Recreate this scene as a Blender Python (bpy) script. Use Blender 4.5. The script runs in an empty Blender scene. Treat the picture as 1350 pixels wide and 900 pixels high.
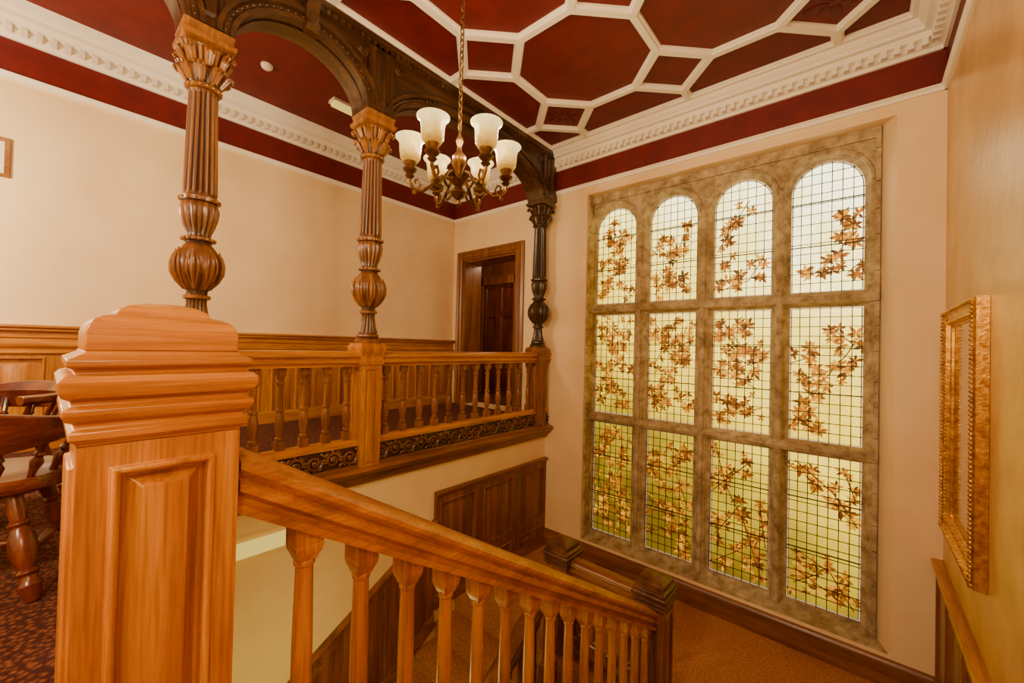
import bpy, math, random
from mathutils import Vector, Matrix
random.seed(7)
SC=bpy.context.scene
def lin(c):
    c=c/255.0
    return c/12.92 if c<=0.04045 else ((c+0.055)/1.055)**2.4
def rgb(r,g,b,s=1.0):
    c=[lin(r),lin(g),lin(b)]; L=.3*c[0]+.55*c[1]+.15*c[2]
    c=[min(.95,max(.0015,L+s*(k-L))) for k in c]
    return (c[0],c[1],c[2],1)
# ------------------------------------------------------------------ materials
def newmat(name):
    m=bpy.data.materials.new(name); m.use_nodes=True
    nt=m.node_tree; b=nt.nodes['Principled BSDF']; return m,nt,b
def coords(nt,scale=(1,1,1)):
    tc=nt.nodes.new('ShaderNodeTexCoord'); mp=nt.nodes.new('ShaderNodeMapping')
    mp.inputs['Scale'].default_value=scale
    nt.links.new(tc.outputs['Object'],mp.inputs['Vector']); return mp.outputs['Vector']
def noise(nt,vec,scale,detail=4,rough=.55,dist=0):
    n=nt.nodes.new('ShaderNodeTexNoise'); n.inputs['Scale'].default_value=scale
    n.inputs['Detail'].default_value=detail; n.inputs['Roughness'].default_value=rough
    n.inputs['Distortion'].default_value=dist
    nt.links.new(vec,n.inputs['Vector']); return n.outputs['Fac']
def ramp(nt,fac,stops):
    r=nt.nodes.new('ShaderNodeValToRGB'); e=r.color_ramp.elements
    e[0].position=stops[0][0]; e[0].color=stops[0][1]
    e[1].position=stops[-1][0]; e[1].color=stops[-1][1]
    for p,c in stops[1:-1]:
        k=e.new(p); k.color=c
    nt.links.new(fac,r.inputs['Fac']); return r.outputs['Color']
def bump(nt,b,fac,strength=.2,dist=.01):
    n=nt.nodes.new('ShaderNodeBump'); n.inputs['Strength'].default_value=strength
    n.inputs['Distance'].default_value=dist
    nt.links.new(fac,n.inputs['Height']); nt.links.new(n.outputs['Normal'],b.inputs['Normal'])
def mult(nt,a,b_,fac):
    mx=nt.nodes.new('ShaderNodeMix'); mx.data_type='RGBA'; mx.blend_type='MULTIPLY'
    mx.inputs['Factor'].default_value=fac
    nt.links.new(a,mx.inputs['A']); nt.links.new(b_,mx.inputs['B']); return mx.outputs['Result']
def wood(name,axis,dark,mid,light,rough=.36,coat=.25,hollow_shade=False):
    m,nt,b=newmat(name)
    sc=[8,8,8]; sc['xyz'.index(axis)]=.6
    v=coords(nt,tuple(sc))
    f=noise(nt,v,1.6,5,.58,.3)
    c=ramp(nt,f,[(.2,dark),(.5,mid),(.8,light)])
    sc2=[130,130,130]; sc2['xyz'.index(axis)]=5
    v2=coords(nt,tuple(sc2)); f2=noise(nt,v2,1,3)
    c2=ramp(nt,f2,[(.35,(.45,.35,.22,1)),(.58,(1,1,1,1))])
    o=mult(nt,c,c2,.55)
    if hollow_shade: # shade painted into the colour of carved hollows, high spots kept lighter
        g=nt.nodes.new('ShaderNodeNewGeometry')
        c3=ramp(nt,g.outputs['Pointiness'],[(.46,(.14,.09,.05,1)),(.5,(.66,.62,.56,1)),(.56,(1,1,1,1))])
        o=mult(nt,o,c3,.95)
    nt.links.new(o,b.inputs['Base Color'])
    b.inputs['Roughness'].default_value=rough
    b.inputs['Coat Weight'].default_value=coat; b.inputs['Coat Roughness'].default_value=.2
    bump(nt,b,f2,.12,.003); return m
def plain(name,col,col2=None,scale=8,rough=.7,bs=.1,bscale=60,metal=0,bd=.004):
    m,nt,b=newmat(name); v=coords(nt)
    if col2:
        f=noise(nt,v,scale,5,.6); c=ramp(nt,f,[(.35,col),(.65,col2)])
        nt.links.new(c,b.inputs['Base Color'])
    else: b.inputs['Base Color'].default_value=col
    b.inputs['Roughness'].default_value=rough; b.inputs['Metallic'].default_value=metal
    if bs>0: bump(nt,b,noise(nt,v,bscale,4),bs,bd)
    return m
OAK=(rgb(136,78,8),rgb(194,122,18),rgb(228,164,40))
MID=(rgb(84,45,6),rgb(136,80,14),rgb(180,116,28))
DRK=(rgb(36,20,6),rgb(68,41,12),rgb(108,70,26))
RED=(rgb(80,40,9),rgb(132,73,18),rgb(172,106,32))
CHR=(rgb(58,20,7),rgb(104,42,13),rgb(148,74,26))
oakX,oakY,oakZ=[wood('oak_'+a,a,*OAK) for a in 'xyz']
midX,midY,midZ=[wood('mid_oak_'+a,a,*MID) for a in 'xyz']
drkY,drkZ=[wood('dark_oak_'+a,a,*DRK) for a in 'yz']
drkC=wood('dark_oak_carved','z',*DRK,hollow_shade=True)
redY,redZ=[wood('panel_oak_'+a,a,*RED) for a in 'yz']
chrY,chrZ=[wood('mahogany_'+a,a,*CHR,rough=.25,coat=.5) for a in 'yz']
capm=wood('newel_cap_dark','y',rgb(50,24,7),rgb(90,48,14),rgb(138,82,26))
colm=wood('column_oak_z','z',rgb(84,46,7),rgb(142,86,20),rgb(194,132,46),hollow_shade=True)
carvem=wood('carved_panel_oak','y',rgb(60,32,8),rgb(110,66,18),rgb(158,104,38),hollow_shade=True)
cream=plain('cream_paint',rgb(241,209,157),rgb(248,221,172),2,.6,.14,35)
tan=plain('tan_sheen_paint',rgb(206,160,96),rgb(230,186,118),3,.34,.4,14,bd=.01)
redp=plain('red_ceiling_paint',(.115,.002,.0022,1),(.16,.0032,.0032,1),5,.6,.4,90)
redcarve=plain('red_carved_plaster',(.07,.002,.002,1),(.16,.005,.005,1),30,.5,.9,70,bd=.02)
white=plain('white_plaster',rgb(253,242,224),None,1,.5,.05,50)
def stonemat():
    m,nt,b=newmat('old_stone'); v=coords(nt)
    f=noise(nt,v,9,9,.7); c=ramp(nt,f,[(.3,rgb(112,92,62)),(.47,rgb(176,154,114)),(.68,rgb(218,198,158))])
    f2=noise(nt,v,1.4,3); c2=ramp(nt,f2,[(.36,(.62,.55,.44,1)),(.56,(1,1,1,1))])
    nt.links.new(mult(nt,c,c2,.8),b.inputs['Base Color']); b.inputs['Roughness'].default_value=.85
    bump(nt,b,noise(nt,v,28,7,.7),.8,.01); return m
stone=stonemat()
lead=plain('lead_came',rgb(44,38,28),None,1,.5,0)
brass=plain('antique_brass',rgb(80,56,28),rgb(140,102,52),20,.35,.1,80,metal=.85)
gold=plain('gilt_frame',rgb(170,110,22),rgb(240,190,80),25,.28,.5,60,metal=.85)
offw=plain('white_plastic',rgb(235,225,205),None,1,.4,0)
dark=plain('dark_void',rgb(40,22,14),None,1,.8,0)
def carpet(name,a,b_,s):
    m,nt,b=newmat(name); v=coords(nt)
    vo=nt.nodes.new('ShaderNodeTexVoronoi'); vo.inputs['Scale'].default_value=s
    nt.links.new(v,vo.inputs['Vector'])
    c=ramp(nt,vo.outputs['Distance'],[(.1,b_),(.6,a)])
    nt.links.new(c,b.inputs['Base Color']); b.inputs['Roughness'].default_value=1
    bump(nt,b,vo.outputs['Distance'],.5,.006); return m
carp=carpet('red_pattern_carpet',rgb(64,18,12),rgb(140,80,50),55)
carpb=carpet('brown_carpet',rgb(172,106,46),rgb(218,156,82),75)
def emis(name,col,st,bc=None):
    m,nt,b=newmat(name); b.inputs['Base Color'].default_value=bc or col
    b.inputs['Emission Color'].default_value=col; b.inputs['Emission Strength'].default_value=st
    m.cycles.emission_sampling='NONE'; return m
tube_l=emis('fluorescent_diffuser',(1,.80,.16,1),.8,(.45,.36,.1,1))
def shademat():
    m,nt,b=newmat('frosted_shade_glass')
    tc=nt.nodes.new('ShaderNodeTexCoord'); sp=nt.nodes.new('ShaderNodeSeparateXYZ'); nt.links.new(tc.outputs['Object'],sp.inputs[0])
    mr=nt.nodes.new('ShaderNodeMapRange'); mr.inputs['From Min'].default_value=1.07; mr.inputs['From Max'].default_value=1.22
    nt.links.new(sp.outputs['Z'],mr.inputs['Value'])
    f=noise(nt,tc.outputs['Object'],30,4); 
    ma=nt.nodes.new('ShaderNodeMath'); ma.operation='MULTIPLY_ADD'; ma.inputs[1].default_value=.5
    nt.links.new(f,ma.inputs[0])
    sb=nt.nodes.new('ShaderNodeMath'); sb.operation='SUBTRACT'; sb.inputs[1].default_value=.25
    nt.links.new(mr.outputs[0],sb.inputs[0]); nt.links.new(sb.outputs[0],ma.inputs[2])
    c=ramp(nt,ma.outputs[0],[(0,(.8,.36,.03,1)),(.4,(1,.62,.10,1)),(1,(1,.80,.30,1))])
    st=nt.nodes.new('ShaderNodeMapRange'); st.inputs['To Min'].default_value=.6; st.inputs['To Max'].default_value=2.0
    nt.links.new(ma.outputs[0],st.inputs['Value'])
    nt.links.new(c,b.inputs['Emission Color']); nt.links.new(st.outputs[0],b.inputs['Emission Strength'])
    b.inputs['Base Color'].default_value=(.2,.12,.03,1); b.inputs['Roughness'].default_value=.4
    m.cycles.emission_sampling='NONE'; return m
shade=shademat()
def glassmat():
    m,nt,b=newmat('stained_glass_pane')
    tc=nt.nodes.new('ShaderNodeTexCoord'); sp=nt.nodes.new('ShaderNodeSeparateXYZ')
    nt.links.new(tc.outputs['Object'],sp.inputs[0])
    mr=nt.nodes.new('ShaderNodeMapRange'); mr.inputs['From Min'].default_value=-2.6; mr.inputs['From Max'].default_value=1.9
    nt.links.new(sp.outputs['Z'],mr.inputs['Value'])
    mr2=nt.nodes.new('ShaderNodeMapRange'); mr2.inputs['From Min'].default_value=-2.9; mr2.inputs['From Max'].default_value=.1
    mr2.inputs['To Min'].default_value=-.24; mr2.inputs['To Max'].default_value=.1
    nt.links.new(sp.outputs['X'],mr2.inputs['Value'])
    ad=nt.nodes.new('ShaderNodeMath'); ad.operation='ADD'
    nt.links.new(mr.outputs[0],ad.inputs[0]); nt.links.new(mr2.outputs[0],ad.inputs[1])
    n=noise(nt,tc.outputs['Object'],1.7,3); ms=nt.nodes.new('ShaderNodeMath'); ms.operation='MULTIPLY_ADD'
    ms.inputs[1].default_value=.5; nt.links.new(n,ms.inputs[0])
    sub=nt.nodes.new('ShaderNodeMath'); sub.operation='SUBTRACT'; sub.inputs[1].default_value=.25
    nt.links.new(ad.outputs[0],sub.inputs[0]); nt.links.new(sub.outputs[0],ms.inputs[2])
    c=ramp(nt,ms.outputs[0],[(0,(.30,.19,.004,1)),(.2,(.72,.48,.012,1)),(.42,(1,.67,.035,1)),(.64,(1,.73,.09,1)),(.82,(1,.82,.24,1)),(1,(1,.91,.54,1))])
    st=nt.nodes.new('ShaderNodeMapRange'); st.inputs['To Min'].default_value=.7; st.inputs['To Max'].default_value=3.9
    nt.links.new(ms.outputs[0],st.inputs['Value'])
    nt.links.new(c,b.inputs['Emission Color']); nt.links.new(st.outputs[0],b.inputs['Emission Strength'])
    b.inputs['Base Color'].default_value=(.16,.12,.04,1); b.inputs['Roughness'].default_value=.2; return m
glass=glassmat()
def leafmat():
    m,nt,b=newmat('stained_glass_leaf')
    at=nt.nodes.new('ShaderNodeAttribute'); at.attribute_name='Col'
    nt.links.new(at.outputs['Color'],b.inputs['Emission Color']); nt.links.new(at.outputs['Color'],b.inputs['Base Color'])
    b.inputs['Emission Strength'].default_value=.62; m.cycles.emission_sampling='NONE'; return m
leafm=leafmat()
mirror=plain('mirror_glass',rgb(205,190,165),None,1,.08,0,metal=1.0)

# ------------------------------------------------------------------ mesh builder
class MB:
    def __init__(s): s.v=[];s.f=[];s.m=[];s.mats=[]
    def mi(s,mat):
        if mat not in s.mats: s.mats.append(mat)
        return s.mats.index(mat)
    def add(s,vs,fs,mat):
        o=len(s.v); k=s.mi(mat); s.v+= [tuple(p) for p in vs]
        for f in fs: s.f.append(tuple(i+o for i in f)); s.m.append(k)
    def box(s,x0,x1,y0,y1,z0,z1,mat):
        vs=[(x,y,z) for x in(x0,x1) for y in(y0,y1) for z in(z0,z1)]
        s.add(vs,[(0,1,3,2),(4,6,7,5),(0,4,5,1),(2,3,7,6),(0,2,6,4),(1,5,7,3)],mat)
    def loft(s,rings,mat,cap=True,closed=True):
        n=len(rings[0]); vs=[p for r in rings for p in r]; fs=[]
        for a in range(len(rings)-1):
            for i in range(n if closed else n-1):
                j=(i+1)%n; fs.append((a*n+i,a*n+j,(a+1)*n+j,(a+1)*n+i))
        if cap: fs.append(tuple(range(n-1,-1,-1))); fs.append(tuple((len(rings)-1)*n+i for i in range(n)))
        s.add(vs,fs,mat)
    def sq(s,cx,cy,prof,mat):
        s.loft([[(cx-w,cy-w,z),(cx+w,cy-w,z),(cx+w,cy+w,z),(cx-w,cy+w,z)] for w,z in prof],mat)
    def lathe(s,cx,cy,prof,mat,seg=24):
        rings=[]
        for p in prof:
            z,r=p[0],p[1]; amp=p[2] if len(p)>2 else 0; n=p[3] if len(p)>3 else 0
            rings.append([(cx+r*(1-amp*(.5+.5*math.cos(n*a)))*math.cos(a),cy+r*(1-amp*(.5+.5*math.cos(n*a)))*math.sin(a),z)
                 for a in [2*math.pi*i/seg for i in range(seg)]])
        s.loft(rings,mat)
    def turned(s,p0,p1,prof,mat,seg=14):
        p0=Vector(p0);p1=Vector(p1);d=(p1-p0).normalized()
        u=d.orthogonal().normalized(); w=d.cross(u); rings=[]
        for t,r in prof:
            c=p0.lerp(p1,t); rings.append([tuple(c+u*r*math.cos(a)+w*r*math.sin(a)) for a in [2*math.pi*i/seg for i in range(seg)]])
        s.loft(rings,mat)
    def tube(s,pts,r,mat,seg=8,closed=False):
        pts=[Vector(p) for p in pts]; n=len(pts); rings=[]; prev=None
        for i in range(n):
            if closed: d=(pts[(i+1)%n]-pts[i-1])
            else: d=pts[min(i+1,n-1)]-pts[max(i-1,0)]
            d.normalize()
            u=d.orthogonal().normalized() if prev is None else (prev-d*prev.dot(d)).normalized()
            prev=u; w=d.cross(u); rr=r[i] if isinstance(r,(list,tuple)) else r
            rings.append([tuple(pts[i]+u*rr*math.cos(a)+w*rr*math.sin(a)) for a in [2*math.pi*k/seg for k in range(seg)]])
        if closed: rings.append(rings[0]); s.loft(rings,mat,cap=False)
        else: s.loft(rings,mat)
    def ell(s,c,r,mat,seg=12,rot=None):
        rings=[]; n=max(5,seg//2)
        for i in range(n+1):
            ph=-math.pi/2+math.pi*i/n; q=max(math.cos(ph),.02); ring=[]
            for k in range(seg):
                a=2*math.pi*k/seg; p=Vector((r[0]*q*math.cos(a),r[1]*q*math.sin(a),r[2]*math.sin(ph)))
                if rot is not None: p=rot@p
                ring.append(tuple(Vector(c)+p))
            rings.append(ring)
        s.loft(rings,mat)
    def prof_y(s,prof,y0,y1,mat,slope=0):
        s.loft([[(x,y0,z) for x,z in prof],[(x,y1,z+slope*(y1-y0)) for x,z in prof]],mat)
    def prof_x(s,prof,x0,x1,mat):
        s.loft([[(x0,y,z) for y,z in prof],[(x1,y,z) for y,z in prof]],mat)
    def rpanel(s,o,U,V,N,w,h,rings,mat):
        o=Vector(o);U=Vector(U);V=Vector(V);N=Vector(N); vs=[];fs=[]
        for ins,ht in rings:
            for a,b in((ins,ins),(w-ins,ins),(w-ins,h-ins),(ins,h-ins)): vs.append(tuple(o+U*a+V*b+N*ht))
        for k in range(len(rings)-1):
            for i in range(4):
                j=(i+1)%4; fs.append((k*4+i,k*4+j,k*4+4+j,k*4+4+i))
        k=len(rings)-1; fs.append((k*4,k*4+1,k*4+2,k*4+3)); s.add(vs,fs,mat)
    def obj(s,name,bevel=0,parent=None,smooth=35):
        me=bpy.data.meshes.new(name); me.from_pydata(s.v,[],s.f)
        for m in s.mats: me.materials.append(m)
        for p,k in zip(me.polygons,s.m): p.material_index=k; p.use_smooth=True
        import bmesh
        bm=bmesh.new(); bm.from_mesh(me); bmesh.ops.recalc_face_normals(bm,faces=bm.faces); bm.to_mesh(me); bm.free()
        me.set_sharp_from_angle(angle=math.radians(smooth))
        o=bpy.data.objects.new(name,me); SC.collection.objects.link(o)
        if bevel:
            b=o.modifiers.new('bevel','BEVEL'); b.width=bevel; b.segments=2; b.limit_method='ANGLE'; b.angle_limit=math.radians(50)
        if parent: o.parent=parent
        return o
def empty(name,loc=(0,0,0)):
    e=bpy.data.objects.new(name,None); e.empty_display_size=.1; SC.collection.objects.link(e); return e
FACES=(((1,0,0),(0,1,0)),((-1,0,0),(0,-1,0)),((0,1,0),(-1,0,0)),((0,-1,0),(1,0,0)))
# ------------------------------------------------------------------ dimensions
XR=.53; XL=-5.63; YW=4.85; YB=-3.4; CE=2.85; FU=-1.03; FL=-2.86; F0=-4.69; XB=-3.5; YE=.3
PR=2.255
WX0,WX1=-2.87,.23; WZ0,WZ1=-2.60,2.12
DX0,DX1=-5.35,-4.12; DZ1=1.5
w=MB(); w.box(XL-.2,XL,YB,YW+.4,FU-.3,CE,cream); w.obj('wall_left')
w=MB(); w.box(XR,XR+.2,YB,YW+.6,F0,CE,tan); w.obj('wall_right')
w=MB(); w.box(XL-.2,XR+.2,YB-.2,YB,F0,CE,cream); w.obj('wall_back')
w=MB()
w.box(DX1,WX0,YW,YW+.4,F0,CE,cream); w.box(XL,DX0,YW,YW+.4,FU-.3,CE,cream); w.box(DX0,DX1,YW,YW+.4,DZ1,CE,cream)
w.box(DX0,DX1,YW,YW+.4,F0,FU,cream)
w.box(WX0,WX1,YW,YW+.4,WZ1,CE,cream); w.box(WX1,XR,YW,YW+.4,F0,CE,cream); w.box(WX0,WX1,YW,YW+.4,F0,WZ0,cream)
w.loft([[(WX1,YW+.001,z),(WX1,YW+.3,z),(.12,YW+.3,z),(.12,YW+.17,z)] for z in (WZ0,WZ1)],cream)
w.obj('wall_window')
w=MB(); w.box(XB-.1,XB,YE,YW,F0,-1.3,cream); w.obj('wall_stairwell')
w=MB(); w.box(XB,-1.46,YE-.1,YE-.0,F0,-1.3,cream); w.obj('wall_light_block')  # unseen wall added across the open passage to hold the light
f=MB(); f.box(XL,XR,YB,YE,-1.3,FU,carp); f.box(XL,XB,YE,YW,-1.3,FU,carp); f.obj('floor')
f=MB(); f.box(XB,XR,3.15,YW,FL-.25,FL,carpb); f.obj('floor_landing')
f=MB(); f.box(XB,XR,YB,YW,F0-.1,F0,carpb); f.obj('floor_lower_hall')
c=MB(); c.box(XL-.2,XR+.2,YB-.2,YW+.4,CE,CE+.1,redp); c.obj('ceiling')
def cornice_profile():
    return [(0,2.57),(.03,2.57),(.035,2.60),(.06,2.61),(.06,2.66),(.10,2.67),(.11,2.715),(.15,2.72),(.155,2.75),(.18,2.77),(.2,2.82),(.22,2.85),(0,2.85)]
fz=MB()
fz.box(XL,XR,YW-.006,YW,PR,2.6,redp); fz.box(XL,XL+.006,YB,YW,PR,2.6,redp); fz.box(XR-.006,XR,YB,YW,PR,2.6,redp)
fz.obj('trim_red_frieze')
t=MB(); cp=cornice_profile()
t.prof_x([(YW-d,z) for d,z in cp],XL,XR,white)
t.prof_y([(XL+d,z) for d,z in cp],YB,YW,white)
t.prof_y([(XR-d,z) for d,z in cp],YB,YW,white)
def dent(a,b): 
    n=int((b-a)/.085); return [a+(i+.5)*(b-a)/n for i in range(n)]
for x in dent(XL+.1,XR-.1): t.box(x-.02,x+.02,YW-.11,YW-.05,2.605,2.664,white)
for y in dent(YB,YW-.1):
    t.box(XL+.05,XL+.11,y-.02,y+.02,2.605,2.664,white); t.box(XR-.11,XR-.05,y-.02,y+.02,2.605,2.664,white)
t.obj('trim_cornice')
t=MB(); pp=[(0,PR-.03),(.02,PR-.03),(.025,PR),(.04,PR+.01),(.04,PR+.02),(0,PR+.03)]
t.prof_x([(YW-d,z) for d,z in pp],XL,XR,white); t.prof_y([(XL+d,z) for d,z in pp],YB,YW,white); t.prof_y([(XR-d,z) for d,z in pp],YB,YW,white)
t.obj('trim_picture_rail')
# ceiling ribs
CX,CY,P=-2.13,3.44,1.3; hw=P/2; hs=P*(math.sqrt(2)-1)/2
RX0,RX1,RY0,RY1=-3.37,.33,YB+.2,4.65
def clip(p,q):
    t0,t1=0,1; d=(q[0]-p[0],q[1]-p[1])
    for a,lo,hi,dd in((p[0],RX0,RX1,d[0]),(p[1],RY0,RY1,d[1])):
        if abs(dd)<1e-9:
            if a<lo or a>hi: return None
        else:
            u,v=(lo-a)/dd,(hi-a)/dd
            if u>v:u,v=v,u
            t0=max(t0,u);t1=min(t1,v)
    if t1-t0<.02: return None
    return ((p[0]+d[0]*t0,p[1]+d[1]*t0),(p[0]+d[0]*t1,p[1]+d[1]*t1))
ribs=MB(); seen=set(); nodes=set()
def rib(p,q,mb=ribs):
    d=Vector((q[0]-p[0],q[1]-p[1],0)).normalized(); n=Vector((-d.y,d.x,0))
    prof=[(-.048,CE),(-.046,CE-.018),(-.03,CE-.028),(-.028,CE-.045),(.028,CE-.045),(.03,CE-.028),(.046,CE-.018),(.048,CE)]
    A=[tuple(Vector((p[0],p[1],z))+n*a) for a,z in prof]; B=[tuple(Vector((q[0],q[1],z))+n*a) for a,z in prof]
    mb.loft([A,B],white,cap=False)
    for t_ in (p,q): nodes.add((round(t_[0],3),round(t_[1],3)))
for i in range(-3,5):
    for j in range(-7,4):
        cx,cy=CX+P*i,CY+P*j
        o=[(cx-hs,cy-hw),(cx+hs,cy-hw),(cx+hw,cy-hs),(cx+hw,cy+hs),(cx+hs,cy+hw),(cx-hs,cy+hw),(cx-hw,cy+hs),(cx-hw,cy-hs)]
        for k in range(8):
            a,b=o[k],o[(k+1)%8]; key=(round((a[0]+b[0])*50),round((a[1]+b[1])*50))
            if key in seen: continue
            seen.add(key); s_=clip(a,b)
            if s_: rib(*s_)
for a,b in(((RX0,RY0),(RX0,RY1)),((RX0,RY1),(RX1,RY1)),((RX1,RY0),(RX1,RY1))): rib(a,b)
for (x,y) in nodes:
    ribs.lathe(x,y,[(CE,.050),(CE-.019,.049),(CE-.030,.036),(CE-.0465,.034)],white,12)
ribs.obj('trim_ceiling_ribs')
bo=MB()
for i in range(-3,4):
    for j in range(-6,3):
        cx,cy=CX+P*(i+.5),CY+P*(j+.5)
        if (i+j)%2 and RX0+.3<cx<RX1-.1 and RY0<cy<RY1-.1:
            for k in range(4):
                a=k*math.pi/2; bo.ell((cx+.13*math.cos(a),cy+.13*math.sin(a),CE-.002),(.09,.04,.014),redcarve,10,Matrix.Rotation(a,3,'Z'))
                a+=math.pi/4; bo.ell((cx+.1*math.cos(a),cy+.1*math.sin(a),CE-.002),(.08,.03,.012),redcarve,10,Matrix.Rotation(a,3,'Z'))
            bo.ell((cx,cy,CE-.002),(.045,.045,.02),redcarve)
bo.obj('trim_ceiling_bosses')

# ------------------------------------------------------------------ window
win=empty('window_1')
cen=[-2.54,-1.775,-1.01,-.268]; R=.29
xb=[WX0,-2.1575,-1.3925,-.639,.14]
zb=[WZ0,-.945,.545,WZ1]
YF,YG=5.0,5.11
st=MB(); gl=MB(); ld=MB(); bd=MB()
violet=emis('violet_border_glass',(.70,.52,.42,1),.9)
def rects(x0,x1,z0,z1,y): return [(x0,y,z0),(x1,y,z0),(x1,y,z1),(x0,y,z1)]
rows=[(-2.52,-1.01),(-.88,.47),(.62,1.64)]
for ci,cx in enumerate(cen):
    for ri,(z0,z1) in enumerate(rows):
        X0,X1=xb[ci],xb[ci+1]; Z0,Z1=zb[ri],zb[ri+1]
        def outline(r,dz0,y,arch):
            if not arch: return [(cx-r,y,z0-dz0),(cx+r,y,z0-dz0),(cx+r,y,z1+dz0),(cx-r,y,z1+dz0)]
            pts=[(cx-r,y,z0-dz0),(cx+r,y,z0-dz0)]
            for a in angs: pts.append((cx+r*math.cos(a),y,z1+r*math.sin(a)))
            return pts
        arch=ri==2
        if arch:
            ca=math.atan2(Z1-z1,X1-cx); cb=math.pi-math.atan2(Z1-z1,cx-X0)
            angs=sorted([math.pi*i/20 for i in range(21)]+[ca,cb])
            cell=[(X0,YF,Z0),(X1,YF,Z0)]
            for a in angs:
                c_,s_=math.cos(a),math.sin(a); tt=1e9
                if s_>1e-6: tt=min(tt,(Z1-z1)/s_)
                if c_>1e-6: tt=min(tt,(X1-cx)/c_)
                if c_<-1e-6: tt=min(tt,(cx-X0)/-c_)
                cell.append((cx+tt*c_,YF,z1+tt*s_))
        else: cell=rects(X0,X1,Z0,Z1,YF)
        st.loft([cell,outline(R+.045,.035,YF,arch),outline(R+.035,.028,YF+.02,arch),outline(R+.012,.01,YF+.05,arch),outline(R,0,YF+.055,arch),outline(R,0,YG+.03,arch)],stone,cap=False)
        if arch:
            pts=[(cx+(R+.06)*math.cos(a),YF,z1+(R+.06)*math.sin(a)) for a in angs]
            st.tube(pts,.022,stone,6)
        g=outline(R,0,YG,arch); gl.add(g,[tuple(range(len(g)))],glass)
        b1=outline(R-.002,-.002,YG-.004,arch)
        b2=outline(R-.012,-.012,YG-.004,arch)
        n=len(b1); bd.add(b1+b2,[(i,(i+1)%n,n+(i+1)%n,n+i) for i in range(n)],violet)
        bl=[(p[0],p[1]-.003,p[2]) for p in b2]; ld.tube(bl,.0035,lead,5,closed=True)
        ztop=z1+(R if arch else 0)
        nv=7
        for k in range(1,nv):
            x=cx-R+2*R*k/nv; zt=ztop if not arch else z1+math.sqrt(max(R*R-(x-cx)**2,0))
            ld.box(x-.0038,x+.0038,YG-.01,YG-.006,z0,zt,lead)
        nh=int(round((ztop-z0)/.098))
        for k in range(1,nh):
            z=z0+(ztop-z0)*k/nh; hx=R if z<=z1 or not arch else math.sqrt(max(R*R-(z-z1)**2,0))
            ld.box(cx-hx,cx+hx,YG-.01,YG-.006,z-.0038,z+.0038,lead)
        for z in (z0+(ztop-z0)*.36,z0+(ztop-z0)*.7):
            if z<z1 or not arch: ld.box(cx-R,cx+R,YG-.03,YG-.018,z-.005,z+.005,lead)
for x in xb[1:-1]:
    st.tube([(x,YF-.004,WZ0+.02),(x,YF-.004,1.72)],.034,stone,10)
for z in (-.945,.545): st.prof_x([(YF,z-.05),(YF-.03,z-.035),(YF-.045,z),(YF-.03,z+.03),(YF,z+.05)],WX0,.13,stone)
zq=WZ0
while zq<WZ1-.05:
    h=random.uniform(.22,.36); h=min(h,WZ1-zq)
    st.box(WX0,WX0+.03,YF-.12,YF+.02,zq+.004,zq+h-.004,stone); st.box(.095,.13,YF-.03,YF+.02,zq+.004,zq+h-.004,stone); zq+=h
st.prof_x([(YF+.02,WZ0-.03),(YW+.02,WZ0-.03),(YW+.02,WZ0),(YF-.02,WZ0+.04),(YF+.02,WZ0+.05)],WX0,WX1-.02,stone)
st.box(WX0,.13,YF-.02,YF+.02,2.02,WZ1,stone)
st.obj('stone_mullions',parent=win); gl.obj('glass',parent=win); ld.obj('lead_cames',parent=win); bd.obj('border_glass',parent=win)
bk=MB(); bk.box(WX0-.1,WX1+.1,YG+.05,YG+.09,WZ0-.1,WZ1+.1,dark); bk.obj('outer_frame',parent=win)
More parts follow.
